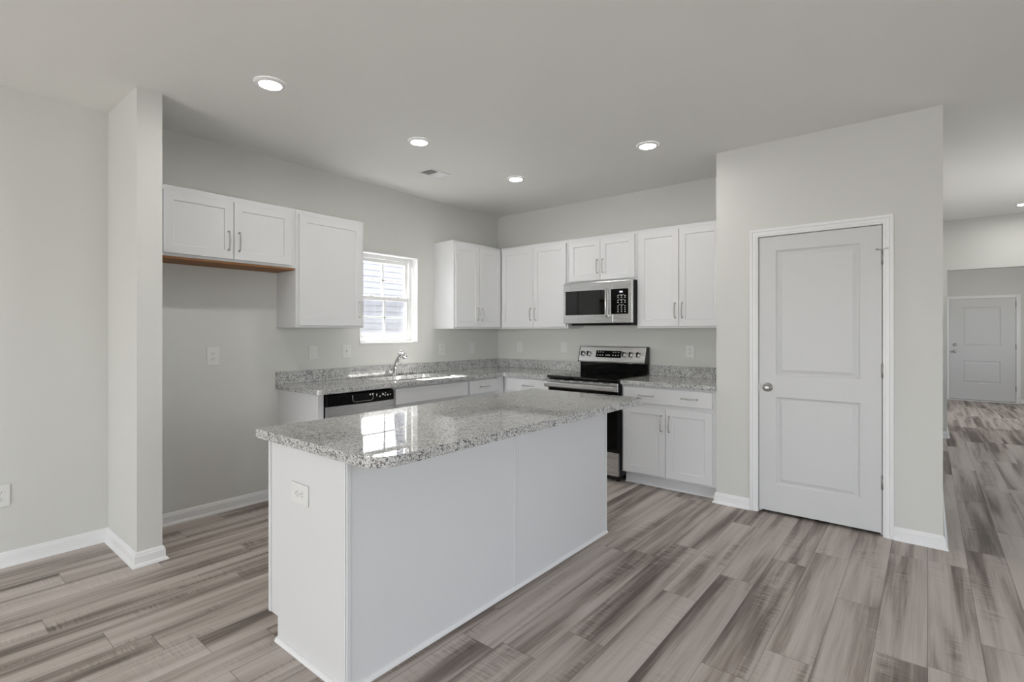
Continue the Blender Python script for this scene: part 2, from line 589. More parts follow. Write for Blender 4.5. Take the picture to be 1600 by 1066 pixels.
m_.box(3.9, 4.2738, 3.7, 3.82, 0, H).box(4.2738, 6.38, 3.7, 3.82, 2.113, H)
struct(m_.build('wall_hall_front', WALL), 'wall with a dropped header at the end of the hall', 'wall')
struct(MB().box(4.10, 4.2738, 3.82, 8.6, 0, H).build('wall_foyer_left', WALL))
FY = 8.6
FX0, FX1, FZ = 4.415, 5.365, 1.985
m_ = MB()
m_.box(4.10, FX0, FY, FY+0.14, 0, H).box(FX1, 6.38, FY, FY+0.14, 0, H).box(FX0, FX1, FY, FY+0.14, FZ, H)
struct(m_.build('wall_foyer_back', WALL), 'foyer wall around the front door', 'wall')
m_ = MB()
SIDE = ((-4.4, -2.4, 0.0), (0.75, 2.45, 0.85), (5.35, 7.05, 0.85))  # unseen door and windows, invented to go with the side fill lamps
ya = -8.9
for k, (y0, y1, z0) in enumerate(SIDE):
    m_.box(6.38, 6.5, ya, y0, 0, H).box(6.38, 6.5, y0, y1, 2.15, H)
    if z0 > 0:
        m_.box(6.38, 6.5, y0, y1, 0, z0)
    ya = y1
    f_ = MB()
    f_.box(6.42, 6.46, y0, y0+0.06, z0, 2.15).box(6.42, 6.46, y1-0.06, y1, z0, 2.15).box(6.42, 6.46, (y0+y1)/2-0.03, (y0+y1)/2+0.03, z0+0.06, 2.09)
    f_.box(6.42, 6.46, y0+0.06, y1-0.06, z0, z0+0.06).box(6.42, 6.46, y0+0.06, y1-0.06, 2.09, 2.15)
    MB().box(6.437, 6.443, y0+0.05, y1-0.05, z0+0.05, 2.1).build('pane', GLASS, struct(f_.build('window_%d' % (k+3) if z0 else 'added_side_door', VINYL)))
m_.box(6.38, 6.5, ya, 8.9, 0, H)
struct(m_.build('wall_right', WALL))
# living-room rear wall with a patio door and a window (behind the camera)
RX = ((1.0, 3.4, 0.0, 2.1), (3.9, 5.6, 0.75, 2.15))
m_ = MB()
m_.box(0, 1.0, -8.9, -8.78, 0, H).box(3.4, 3.9, -8.9, -8.78, 0, H).box(5.6, 6.38, -8.9, -8.78, 0, H)
m_.box(1.0, 3.4, -8.9, -8.78, 2.1, H).box(3.9, 5.6, -8.9, -8.78, 2.15, H).box(3.9, 5.6, -8.9, -8.78, 0, 0.75)
struct(m_.build('wall_rear', WALL))


def simple_frame(name, x0, x1, z0, z1, n):
    m_ = MB()
    y0, y1 = -8.87, -8.82
    m_.box(x0, x1, y0, y1, z1-0.06, z1).box(x0, x1, y0, y1, z0, z0+0.06)
    for k in range(n+1):
        x = x0 + 0.03 + (x1-x0-0.06)*k/n
        m_.box(x-0.03, x+0.03, y0, y1, z0+0.06, z1-0.06)
    fr = struct(m_.build(name, VINYL))
    MB().box(x0+0.05, x1-0.05, -8.848, -8.842, z0+0.05, z1-0.05).build('pane', GLASS, fr)


simple_frame('door_3', 1.0, 3.4, 0.0, 2.1, 2)
simple_frame('window_2', 3.9, 5.6, 0.75, 2.15, 2)

# baseboards with a shoe moulding
BASEP = [(0, 0), (0.027, 0), (0.027, 0.004), (0.0225, 0.013), (0.0145, 0.018), (0.0135, 0.019), (0.0135, 0.060),
         (0.0105, 0.066), (0.0100, 0.071), (0.0065, 0.078), (0.0035, 0.083), (0, 0.083)]
fl = lambda x, y, h: (x, y, h)


def baseboard(name, path, label=None):
    return struct(MB().sweep(path, BASEP, fl).build(name, TRIM), label, 'baseboard' if label else None)


baseboard('baseboard_left', [(0, -8.78), (0, -3.8372), (0.591, -3.8372), (0.591, -3.712), (0, -3.712), (0, -2.735)],
          'white baseboard along the window wall and round the stub wall')
baseboard('baseboard_pantry_left', [(PX0, -0.545), (PX0, PY), (3.045, PY)], 'short white baseboard left of the pantry door')
baseboard('baseboard_pantry_right', [(3.915, PY), (PX1, PY), (PX1, 3.7), (4.2738, 3.7), (4.2738, 8.6), (4.385, FY)],
          'white baseboard right of the pantry door and along the hall')
baseboard('baseboard_foyer', [(5.425, FY), (6.38, FY)])


# ------------------------------------------------------------------ window over the sink
def window():
    root = bpy.data.objects.new('window_1', None); COL.objects.link(root)
    root.location = (0, wy0, wz0)
    struct(root, 'white double hung window with grids over the sink', 'window')
    w, h = wy1-wy0, wz1-wz0
    # parts in local coords: y along the wall, x outward from the room (negative)
    m_ = MB()
    e = 0.0008
    m_.box(-0.078, 0.004, e, 0.010, e, h-e).box(-0.078, 0.004, w-0.010, w-e, e, h-e)
    m_.box(-0.078, 0.004, 0.010, w-0.010, h-0.010, h-e).box(-0.078, 0.010, 0.010, w-0.010, e, 0.014)
    m_.build('jamb_liner', TRIM, root)
    m_ = MB()
    a, b = 0.011, w-0.011
    m_.box(-0.137, -0.079, a, a+0.042, 0.015, h-0.011, 0.002).box(-0.137, -0.079, b-0.042, b, 0.015, h-0.011, 0.002)
    m_.box(-0.137, -0.079, a+0.042, b-0.042, h-0.045, h-0.011, 0.002).box(-0.137, -0.079, a+0.042, b-0.042, 0.015, 0.050, 0.002)
    m_.build('frame', VINYL, root)

    def sash(name, x0, x1, z0, z1, inner):
        y0, y1 = 0.053, w-0.053
        s = 0.030
        m_ = MB()
        m_.box(x0, x1, y0, y0+s, z0, z1, 0.002).box(x0, x1, y1-s, y1, z0, z1, 0.002)
        top = 0.034 if not inner else 0.040
        m_.box(x0, x1, y0+s, y1-s, z1-top, z1, 0.002).box(x0, x1, y0+s, y1-s, z0, z0+0.036, 0.002)
        sa = m_.build(name, VINYL, root)
        xm = (x0+x1)/2
        g = MB()
        zc = (z0+0.036+z1-top)/2
        g.box(xm-0.006, xm+0.006, w/2-0.009, w/2+0.009, z0+0.036, z1-top, 0.002)
        g.box(xm-0.006, xm+0.006, y0+s, y1-s, zc-0.008, zc+0.008, 0.002)
        g.build('muntin_grid', VINYL, sa)
        MB().box(xm-0.011, xm-0.008, y0+s-0.004, y1-s+0.004, z0+0.032, z1-top+0.004).build('pane', GLASS, sa)
        return sa
    mid = h*0.497
    sash('upper_sash', -0.134, -0.108, mid-0.01, h-0.046, False)
    lo = sash('lower_sash', -0.106, -0.080, 0.051, mid+0.028, True)
    for y in (w*0.27, w*0.73):
        MB().box(-0.100, -0.078, y-0.022, y+0.022, mid+0.0285, mid+0.040, 0.003).build('sash_lock', VINYL, lo)
    MB().box(-0.1385, -0.1375, 0.05, w-0.05, 0.03, mid).build('insect_screen', SCREEN, root)
    return root


window()

# ------------------------------------------------------------------ interior doors
CASP = [(0.0, 0.0), (0.0, 0.008), (0.003, 0.010), (0.013, 0.010), (0.0145, 0.014), (0.030, 0.0150), (0.036, 0.0125), (0.039, 0.018),
        (0.053, 0.020), (0.0575, 0.017), (0.0575, 0.0)]
DOOR_RINGS = [(0.002, 0.0015), (0.010, 0.0085), (0.014, 0.0105), (0.020, 0.0105), (0.040, 0.0035), (0.042, 0.0028)]


def panel_door_unit(name, label, x0, x1, z1, y, wall_y, panels, knob, hinges, extra=None):
    root = bpy.data.objects.new(name, None); COL.objects.link(root)
    root.location = (x0, wall_y, 0)
    struct(root, label, 'door')
    w = x1-x0
    dy = y-wall_y
    MB().panels(w, z1-0.021, 0.035, panels, DOOR_RINGS).build('door_leaf', DOORW, root, (0, dy, 0.021))
    # jamb
    m_ = MB()
    g = 0.004
    m_.box(-0.0055, -g, 0.0, 0.115, 0, z1+g).box(w+g, w+0.0055, 0.0, 0.115, 0, z1+g).box(-0.0055, w+0.0055, 0.0, 0.115, z1+g, z1+0.0055)
    m_.box(-g, 0.010, dy+0.037, dy+0.055, 0, z1).box(w-0.010, w+g, dy+0.037, dy+0.055, 0, z1).box(-g, w+g, dy+0.037, dy+0.055, z1-0.012, z1+g)
    m_.build('jamb', TRIM, root)
    # casing: swept round the opening, profile offset outwards
    path = [(-0.0056, 0.0), (-0.0056, z1+0.0056), (w+0.0056, z1+0.0056), (w+0.0056, 0.0)]
    MB().sweep(path, [(-o_, -h_) for o_, h_ in CASP], lambda u, v, q: (u, q, v)).build('casing', TRIM, root)
    for hz in hinges:
        m_ = MB()
        m_.tube([(w+0.004, dy-0.006, hz-0.045), (w+0.004, dy-0.006, hz+0.045)], 0.0062, 10)
        m_.tube([(w+0.004, dy-0.006, hz+0.045), (w+0.004, dy-0.006, hz+0.050)], 0.0045, 10)
        m_.box(w-0.006, w+0.008, dy-0.002, dy-0.0003, hz-0.044, hz+0.044)
        m_.build('hinge', SATIN, root)
    kx, kz = knob
    R = Matrix.Translation((kx, dy, kz)) @ Matrix.Rotation(PI/2, 4, 'X')
    m_ = MB()
    m_.lathe([(0.0005, -0.002), (0.031, -0.0005), (0.0325, 0.003), (0.030, 0.008), (0.014, 0.012), (0.012, 0.030), (0.018, 0.036),
              (0.0265, 0.046), (0.0275, 0.055), (0.024, 0.064), (0.014, 0.069), (0.0005, 0.070)], R, 28)
    m_.build('door_knob', NICKEL, root)
    if extra:
        extra(root, w, dy)
    return root


def pantry_extra(root, w, dy):
    m_ = MB()
    m_.box(-0.0035, -0.0005, dy+0.004, dy+0.028, 0.90, 0.96)
    m_.build('latch_plate', NICKEL, root)
    # hinge-pin door stop on the top hinge
    hz = 1.826
    m_ = MB()
    m_.tube([(w-0.028, dy-0.020, hz+0.053), (w+0.004, dy-0.006, hz+0.053), (w+0.034, dy-0.026, hz+0.056)], 0.004, 8)
    m_.lathe([(0.0005, 0), (0.007, 0.001), (0.007, 0.006), (0.0005, 0.007)], Matrix.Translation((w-0.028, dy-0.020, hz+0.053)) @ Matrix.Rotation(PI/2, 4, 'X'), 10)
    m_.build('hinge_stop', NICKEL, root)


panel_door_unit('door_1', 'white two panel pantry door with a round nickel knob', 3.109, 3.853, 2.040, PY+0.002, PY,
                [(0.112, 0.626, 1.000, 1.915), (0.112, 0.626, 0.200, 0.842)], (0.061, 0.931), (1.826, 1.083, 0.351), pantry_extra)


def front_extra(root, w, dy):
    R = Matrix.Translation((0.075, dy, 1.085)) @ Matrix.Rotation(PI/2, 4, 'X')
    MB().lathe([(0.0005, -0.002), (0.030, 0), (0.030, 0.006), (0.024, 0.012), (0.022, 0.022), (0.0005, 0.024)], R, 24).build('deadbolt', NICKEL, root)
    MB().box(0.0, w, dy+0.002, dy+0.033, 0.0143, 0.0207).build('dark_gap_strip', BLACK, root)  # black strip added as the dark gap under the leaf, keeping sky out
    MB().box(-0.004, w+0.004, dy-0.07, dy+0.06, 0.0, 0.014, 0.003).build('threshold', TRIM, root)


panel_door_unit('door_2', 'white two panel front door at the end of the hall', FX0+0.0056, FX1-0.0056, FZ-0.0056, FY+0.002, FY,
                [(0.19, 0.735, 1.04, 1.80), (0.19, 0.735, 0.32, 0.75)], (0.075, 0.955), (1.85, 1.06, 0.27), front_extra)

# ------------------------------------------------------------------ cabinets
SHAKER = [(0.001, 0.0003), (0.0025, 0.0055), (0.0045, 0.0068)]
FRAME = 0.057


def pull(parent, x, z, vertical=True, L=0.128, y=0.0):
    """arched bar pull standing off the face y."""
    m_ = MB()
    pts, rad = [], []
    n = 14
    for k in range(n+1):
        t = -1+2*k/n
        s = L/2*t
        out = 0.020+0.010*(1-t*t)
        pts.append((0, -out, s)); rad.append((0.0036+0.0022*(1-abs(t)), 0.0042+0.0028*(1-abs(t)**1.5)))
    m_.tube(pts, rad, 10)
    for s in (-L/2, L/2):
        m_.tube([(0, 0.0, s), (0, -0.004, s), (0, -0.005, s), (0, -0.023, s)], [0.0075, 0.007, 0.0046, 0.0046], 10)
    if not vertical:
        bmesh.ops.rotate(m_.bm, verts=m_.bm.verts, cent=(0, 0, 0), matrix=Matrix.Rotation(PI/2, 3, 'Y'))
    bmesh.ops.translate(m_.bm, verts=m_.bm.verts, vec=(x, y, z))
    return m_.build('handle', NICKEL, parent)


def shaker_door(root, x0, x1, z0, z1, hx=None, hz=None, name='door', yf=0.0):
    w, h = x1-x0, z1-z0
    d = MB().panels(w, h, 0.0195, [(FRAME, w-FRAME, FRAME, h-FRAME)], SHAKER).build(name, CAB, root, (x0, yf-0.02, z0))
    if hx is not None:
        pull(d, hx-x0, hz-z0)
    return d


def drawer_front(root, x0, x1, z0, z1, handles=(), name='drawer', yf=0.0):
    w, h = x1-x0, z1-z0
    d = MB().panels(w, h, 0.0195, [], [], 0.003).build(name, CAB, root, (x0, yf-0.02, z0))
    for hx in handles:
        pull(d, hx-x0, h/2, False)
    return d


def wall_cabinet(label, loc, rz, w, d, h, doors, group=None, front0=0.0, name='wall_cabinet', body_x0=0.0):
    """front plane on local y=0, back on y=d; doors in local coords."""
    r = thing(name, label, 'cabinet', loc, rz, group)
    m_ = MB()
    m_.box(body_x0, w, 0.0, d, 0.0, h, 0.0012)
    m_.build('body', CAB, r)
    for dd in doors:
        shaker_door(r, *dd)
    return r


g = 0.0008
D = 0.304
# window wall: local x runs to +Y, the front looks to +X.  (front plane at X=0.305)
UZ, UH = 1.372, 0.914
r = wall_cabinet('short two door white cabinet over the empty refrigerator space', (D+0.001, -3.7115, 1.829), W, 0.9665, D, 0.457,
                 [(0.0830, 0.5060, 0.018, 0.420, 0.473, 0.143), (0.5100, 0.9265, 0.018, 0.420, 0.543, 0.143)],
                 'wall cabinets along the window wall')
MB().box(0.004, 0.962, 0.004, D-0.004, -0.014, -0.0005).build('underside_panel', WOODB, r)['label'] = 'unpainted brown plywood underside'
r = wall_cabinet('tall single door white wall cabinet just left of the window', (D+0.001, -2.744, UZ), W, 0.609, D, UH,
                 [(0.022, 0.587, 0.018, 0.880, 0.557, 0.158)], 'wall cabinets along the window wall')
r = wall_cabinet('two door white wall cabinet between the window and the corner', (D+0.001, -1.055, UZ), W, 0.749, D, UH,
                 [(0.022, 0.3730, 0.018, 0.880, 0.343, 0.158), (0.3770, 0.727, 0.018, 0.880, 0.408, 0.158)],
                 'wall cabinets along the window wall')
# stove wall
r = wall_cabinet('two door white wall cabinet in the corner left of the microwave', (0.3065, -D-0.001, UZ), S_, 0.9115, D, UH,
                 [(0.030, 0.4720, 0.018, 0.880, 0.443, 0.158), (0.4760, 0.893, 0.018, 0.880, 0.506, 0.158)],
                 'wall cabinets along the stove wall', body_x0=0.0)
r = wall_cabinet('short two door white cabinet directly above the microwave', (1.219, -D-0.001, 1.829), S_, 0.761, D, 0.457,
                 [(0.018, 0.3790, 0.018, 0.423, 0.350, 0.155), (0.3830, 0.743, 0.018, 0.423, 0.411, 0.155)],
                 'wall cabinets along the stove wall')
r = wall_cabinet('two door white wall cabinet between the microwave and the pantry wall', (1.981, -D-0.001, UZ), S_, 0.816, D, UH,
                 [(0.022, 0.4000, 0.018, 0.880, 0.370, 0.158), (0.4040, 0.762, 0.018, 0.880, 0.434, 0.158)],
                 'wall cabinets along the stove wall')

BD, BH = 0.609, 0.8745


def base_cabinet(label, loc, rz, w, doors=(), drawers=(), group=None, depth=BD, hollow=False):
    r = thing('base_cabinet', label, 'cabinet', loc, rz, group)
    m_ = MB()
    if hollow:
        m_.box(0, w, 0.0, 0.019, 0.105, BH, 0.001).box(0, w, 0.0195, depth, 0.105, 0.123)
        m_.box(0, 0.018, 0.0195, depth, 0.1235, BH).box(w-0.018, w, 0.0195, depth, 0.1235, BH).box(0.0185, w-0.0185, depth-0.006, depth, 0.1235, BH)
    else:
        m_.box(0, w, 0.0, depth, 0.105, BH, 0.001)
    m_.box(0, w, 0.075, depth, 0.0, 0.1045)
    m_.build('body', CAB, r)
    MB().sweep([(0.0, 0.075), (w, 0.075)], [(0, 0.001), (0.011, 0.001), (0.011, 0.006), (0.006, 0.014), (0, 0.016)],
               fl).build('shoe_moulding', TRIM, r)
    for dd in doors:
        shaker_door(r, *dd)
    for dd in drawers:
        drawer_front(r, *dd)
    return r


grp = 'base cabinets under the window worktop'
DZ0, DZ1 = 0.121, 0.695
DR0, DR1 = 0.726, 0.860
r = thing('end_panel', 'white end panel closing the worktop run beside the dishwasher', 'panel', (BD+0.001, -2.734, 0), W)
MB().box(0, 0.046, 0.0, BD, 0.0, BH, 0.0015).build('panel_board', CAB, r)
base_cabinet('wide white sink base cabinet under the window', (BD+0.001, -2.065, 0), W, 0.910,
             [(0.022, 0.453, DZ0, DZ1, 0.423, 0.575), (0.457, 0.888, DZ0, DZ1, 0.487, 0.575)],
             [(0.022, 0.888, DR0, DR1, ())], grp, hollow=True)
base_cabinet('narrow white drawer base cabinet right of the sink base', (BD+0.001, -1.154, 0), W, 0.540,
             [(0.014, 0.424, DZ0, DZ1, 0.394, 0.575)], [(0.014, 0.424, DR0, DR1, (0.215,))], grp)
base_cabinet('white corner base cabinet left of the stove', (0.612, -BD-0.001, 0), S_, 0.606,
             [(0.050, 0.584, DZ0, DZ1, 0.554, 0.575)], [(0.050, 0.584, DR0, DR1, (0.34,))], 'base cabinets beside the stove')
base_cabinet('white two door base cabinet between the stove and the pantry wall', (1.983, -BD-0.001, 0), S_, 0.8140,
             [(0.018, 0.402, DZ0, DZ1, 0.370, 0.570), (0.406, 0.785, DZ0, DZ1, 0.438, 0.570)],
             [(0.018, 0.785, DR0, DR1, (0.23, 0.605))], 'base cabinets beside the stove')

# ------------------------------------------------------------------ worktops, backsplashes


def arc(cx, cy, r, a0, a1, n=8):
    return [(cx+r*math.cos(math.radians(a0+(a1-a0)*k/n)), cy+r*math.sin(math.radians(a0+(a1-a0)*k/n))) for k in range(n+1)]


def rrect(x0, x1, y0, y1, r, n=6):
    return (arc(x1-r, y1-r, r, 0, 90, n)+arc(x0+r, y1-r, r, 90, 180, n)+arc(x0+r, y0+r, r, 180, 270, n)+arc(x1-r, y0+r, r, 270, 360, n))


CT0, CT1 = 0.876, 0.914
FRX = 0.648
SX0, SX1, SY0, SY1 = 0.115, 0.535, -2.0, -1.24
outer = [(0.001, -0.001), (0.001, -2.755)] + arc(FRX-0.045, -2.755+0.045, 0.045, 270, 360, 6) + \
    [(FRX, -FRX-0.02)] + [(FRX+0.02, -FRX)] + [(1.2175, -FRX), (1.2175, -0.001)]
holes = [rrect(SX0, SX1, SY0, SY1, 0.09)]
r = thing('worktop', 'speckled grey granite worktop wrapping the corner under the window', 'worktop', (0, 0, 0))
MB().loops(outer, holes, CT0, CT1).build('slab', GRANITE, r, bevel=0.003)
m_ = MB()
m_.box(0.001, 0.021, -2.755, -0.0215, CT1+0.0003, 1.016, 0.002)
m_.build('backsplash', GRANITE, r)
MB().box(0.0215, 1.2175, -0.021, -0.001, CT1+0.0003, 1.016, 0.002).build('backsplash', GRANITE, r)
r = thing('worktop', 'short speckled granite worktop between the stove and the pantry wall', 'worktop', (0, 0, 0))
MB().box(1.9825, 2.7976, -FRX, -0.001, CT0, CT1).build('slab', GRANITE, r, bevel=0.003)
MB().box(1.9825, 2.7976, -0.021, -0.001, CT1+0.0003, 1.016, 0.002).build('backsplash', GRANITE, r)

# ------------------------------------------------------------------ sink and faucet
r = thing('kitchen_sink', 'stainless steel sink bowl set under the granite below the window', 'sink', (0.325, -1.62, 0.69))
bm_ = MB(); bm = bm_.bm
levels = [(0.000, 0.1855, 0.095), (-0.004, 0.1855, 0.090), (-0.010, 0.180, 0.088), (-0.020, 0.02, 0.080), (-0.050, 0.0, 0.05)]
rings = []
for ins, z, rad in levels:
    lp = rrect(SX0-0.325-0.008-ins, SX1-0.325+0.008+ins, SY0+1.62-0.008-ins, SY1+1.62+0.008+ins, max(rad, 0.02))
    rings.append([bm.verts.new((x, y, z)) for x, y in lp])
for a, b in zip(rings, rings[1:]):
    n = len(a)
    for k in range(n):
        bm.faces.new((a[k], a[(k+1) % n], b[(k+1) % n], b[k])).smooth = True
bm.faces.new(rings[-1])
o = bm_.build('bowl', SINKSTEEL, r)
md = o.modifiers.new('wall', 'SOLIDIFY'); md.thickness = 0.0012; md.offset = -1
MB().lathe([(0.0005, 0.003), (0.02, 0.003), (0.035, 0.004), (0.043, 0.006), (0.045, 0.0015)], Matrix(), 24).build('drain', CHROME, r)

r = thing('faucet', 'chrome single lever faucet behind the sink under the window', 'faucet', (0.075, -1.628, CT1))
MB().lathe([(0.030, 0.0005), (0.030, 0.005), (0.0265, 0.012), (0.0245, 0.018), (0.0005, 0.019)], Matrix(), 24).build('base', CHROME, r)
m_ = MB()
m_.tube([(0.0, 0, 0.010), (0.004, 0, 0.045), (0.016, 0, 0.090), (0.038, 0, 0.138), (0.068, 0, 0.180), (0.100, 0, 0.207), (0.128, 0, 0.214)],
        [0.0225, 0.0215, 0.020, 0.0195, 0.020, 0.022, 0.0225], 18)
m_.build('spout', CHROME, r)
m_ = MB()
m_.tube([(0.126, 0, 0.2135), (0.142, 0, 0.207), (0.156, 0, 0.190), (0.163, 0, 0.168)], [0.0238, 0.0255, 0.0245, 0.0205], 18)
m_.build('spray_head', CHROME, r)
m_ = MB()
m_.tube([(0.060, 0, 0.186), (0.074, 0, 0.214), (0.104, 0, 0.240), (0.136, 0, 0.250)], [(0.006, 0.012), (0.006, 0.0115), (0.005, 0.0105), (0.0045, 0.009)], 12)
m_.build('lever', CHROME, r)

# ------------------------------------------------------------------ dishwasher
r = thing('dishwasher', 'stainless dishwasher with a black control strip left of the sink base', 'dishwasher', (BD+0.004, -2.684, 0), W)
DWW = 0.612
m_ = MB()
m_.box(0.004, DWW-0.004, 0.005, 0.56, 0.10, 0.868).box(0.01, DWW-0.01, 0.06, 0.50, 0.001, 0.10)
m_.build('tub', CHAR, r)
MB().box(0.003, DWW-0.003, -0.030, 0.004, 0.115, 0.779, 0.004, 2).build('door_panel', STEEL, r)
m_ = MB()
prof = [(0.004, 0.781), (-0.030, 0.781), (-0.034, 0.786), (-0.031, 0.850), (-0.024, 0.862), (0.004, 0.866)]
m_.prism(prof, lambda u, v, w_: (w_, u, v), 0.003, DWW-0.003)
cp = m_.build('control_panel', BLACKPANEL, r)
m_ = MB()
# raised U-shaped lip of the pocket handle
zz = 0.0
pts = [(0.218, -0.0330, 0.848), (0.219, -0.0340, 0.815), (0.226, -0.0345, 0.801), (0.240, -0.035, 0.796), (0.385, -0.035, 0.796),
       (0.399, -0.0345, 0.801), (0.406, -0.0340, 0.815), (0.407, -0.0330, 0.848)]
m_.tube(pts, 0.0024, 8)
m_.build('pocket_handle', GREYLIP, cp)
for k, (bx, bw, bz, bh) in enumerate(((0.372, 0.011, 0.836, 0.012), (0.396, 0.012, 0.836, 0.014), (0.437, 0.006, 0.822, 0.020), (0.466, 0.010, 0.812, 0.012),
                                      (0.492, 0.016, 0.826, 0.014), (0.517, 0.008, 0.816, 0.012), (0.541, 0.015, 0.818, 0.010), (0.571, 0.008, 0.822, 0.007),
                                      (0.522, 0.008, 0.838, 0.005))):
    MB().box(bx, bx+bw, -0.0352, -0.0325, bz, bz+bh, 0.0006).build('button', MARK, cp)

# ------------------------------------------------------------------ range
RW = 0.756
r = thing('range', 'stainless electric range with a black glass cooktop and rear controls', 'stove', (1.222, 0, 0))
m_ = MB()
m_.box(0.0, RW, -0.635, -0.03, 0.055, 0.895).box(0.03, RW-0.03, -0.60, -0.06, 0.012, 0.055)
m_.build('body', CHAR, r)
MB().box(-0.001, RW+0.001, -0.690, -0.075, 0.897, 0.921, 0.005, 2).build('cooktop', BLACKGLASS, r)
for bx, by, br in ((0.19, -0.52, 0.115), (0.56, -0.52, 0.095), (0.19, -0.24, 0.085), (0.56, -0.24, 0.115)):
    m_ = MB()
    n = 40
    A = [m_.bm.verts.new((bx+(br-0.002)*math.cos(2*PI*k/n), by+(br-0.002)*math.sin(2*PI*k/n), 0.9213)) for k in range(n)]
    B = [m_.bm.verts.new((bx+br*math.cos(2*PI*k/n), by+br*math.sin(2*PI*k/n), 0.9213)) for k in range(n)]
    for k in range(n):
        m_.bm.faces.new((A[k], B[k], B[(k+1) % n], A[(k+1) % n]))
    m_.build('burner_ring', CHAR, r)
dr = MB().box(0.006, RW-0.006, -0.668, -0.637, 0.276, 0.890, 0.005, 2).build('oven_door', BLACK, r)
MB().box(0.012, RW-0.012, -0.6705, -0.6685, 0.290, 0.800, 0.001).build('window', BLACKPANEL, dr)
MB().box(0.006, RW-0.006, -0.674, -0.669, 0.806, 0.884, 0.002).build('top_rail', STEEL, dr)
for k in range(6):
    x = 0.075+k*0.105
    MB().box(x, x+0.07, -0.6752, -0.6738, 0.874, 0.880).build('vent_slot', SLOT, dr)
m_ = MB()
hp = [(-0.738, 0.816), (-0.742, 0.824), (-0.742, 0.850), (-0.737, 0.860), (-0.724, 0.862), (-0.718, 0.856), (-0.718, 0.822), (-0.724, 0.814)]
m_.prism(hp, lambda u, v, w_: (w_, u, v), 0.004, RW-0.004)
m_.box(0.02, 0.05, -0.719, -0.673, 0.822, 0.852, 0.003).box(RW-0.05, RW-0.02, -0.719, -0.673, 0.822, 0.852, 0.003)
m_.build('handle', STEEL, dr)
MB().box(0.006, RW-0.006, -0.668, -0.637, 0.060, 0.266, 0.004, 2).build('storage_drawer', STEEL, r)
for fx in (0.05, RW-0.05):
    for fy in (-0.58, -0.10):
        MB().lathe([(0.02, 0.0005), (0.02, 0.006), (0.012, 0.009), (0.012, 0.013)], Matrix.Translation((fx, fy, 0)), 14).build('foot', BLACK, r)
MB().box(0.006, RW-0.006, -0.086, -0.03, 0.9215, 1.022, 0.002).build('riser_panel', BLACKPANEL, r)
m_ = MB()
bp_ = [(-0.030, 1.0225), (-0.105, 1.0225), (-0.122, 1.028), (-0.124, 1.040), (-0.082, 1.183), (-0.074, 1.189), (-0.030, 1.189)]
m_.prism(bp_, lambda u, v, w_: (w_, u, v), 0.008, RW-0.008)
bg = m_.build('backguard', STEEL, r)
for xa, xb in ((0.0, 0.0075), (RW-0.0075, RW)):
    MB().prism(bp_, lambda u, v, w_: (w_, u, v), xa, xb).build('end_cap', BLACK, bg)
# slanted control face: origin at its lower edge
A0, A1 = Vector((0, -0.124, 1.040)), Vector((0, -0.082, 1.183))
up_ = (A1-A0).normalized(); nrm = Vector((0, -up_.z, up_.y)); FL = (A1-A0).length
face_m = Matrix((Vector((1, 0, 0)).to_4d(), up_.to_4d(), nrm.to_4d(), Vector((0, 0, 0, 1)))).transposed()
for c_ in range(3):
    face_m[3][c_] = 0
face_m[0][3], face_m[1][3], face_m[2][3], face_m[3][3] = 0, A0.y, A0.z, 1


def on_face(mb):
    bmesh.ops.transform(mb.bm, verts=mb.bm.verts, matrix=face_m)
    return mb


disp = on_face(MB().box(0.205, 0.490, 0.040, 0.112, -0.0005, 0.0025, 0.001)).build('control_display', BLACKPANEL, bg)
for k, (mx, mz) in enumerate(((0.225, 0.090), (0.252, 0.092), (0.280, 0.090), (0.398, 0.091), (0.425, 0.091), (0.455, 0.092),
                              (0.222, 0.060), (0.250, 0.060), (0.278, 0.060), (0.320, 0.060), (0.338, 0.062), (0.356, 0.060), (0.396, 0.060), (0.425, 0.060), (0.455, 0.060))):
    on_face(MB().box(mx, mx+0.011, mz, mz+0.008, 0.0024, 0.0031)).build('button', MARK, disp)
for kx in (0.048, 0.120, 0.520, 0.594, 0.672):
    m_ = MB()
    m_.lathe([(0.0275, 0.0), (0.0275, 0.004), (0.0235, 0.006), (0.0225, 0.017), (0.020, 0.020), (0.0005, 0.0205)], Matrix.Translation((kx, 0.074, 0)), 24)
    kn = on_face(m_).build('knob', STEEL, bg)
    m_ = MB()
    c_, s_ = math.cos(0.25), math.sin(0.25)
    m_.box(-0.006, 0.006, -0.0235, 0.0235, 0.0, 0.014, 0.002)
    bmesh.ops.transform(m_.bm, verts=m_.bm.verts, matrix=Matrix.Translation((kx, 0.074, 0.019)) @ Matrix.Rotation(0.0, 4, 'Z'))
    on_face(m_).build('grip', BLACK, kn)
on_face(MB().box(0.556, 0.612, -0.013, -0.0075, -0.018, -0.0165)).build('badge', MARK, bg)

# ------------------------------------------------------------------ microwave
MW0, MW1, MZ0, MZ1 = 0.0, 0.756, 0.0, 0.413
r = thing('microwave', 'stainless over the range microwave hung under the short cabinet', 'microwave', (1.2215, 0, 1.413))
MB().box(0.002, MW1-0.002, -0.372, -0.003, 0.006, MZ1, 0.002).build('body', CHAR, r)
MB().box(0.05, MW1-0.05, -0.33, -0.03, -0.010, 0.0055, 0.004).build('vent_underside', BLACK, r)
XD = 0.560
d_ = MB().box(0.0, XD-0.001, -0.402, -0.3725, 0.010, MZ1-0.004, 0.004, 2).build('door', STEEL, r)
MB().box(0.026, 0.470, -0.404, -0.4015, 0.092, 0.330, 0.001).build('window', BLACKGLASS, d_)
m_ = MB()
pts = []
for k in range(13):
    t = -1+2*k/12
    pts.append((0.505, -0.418-0.022*(1-t*t), 0.206+0.135*t))
m_.tube(pts, [(0.010, 0.017)]*13, 14)
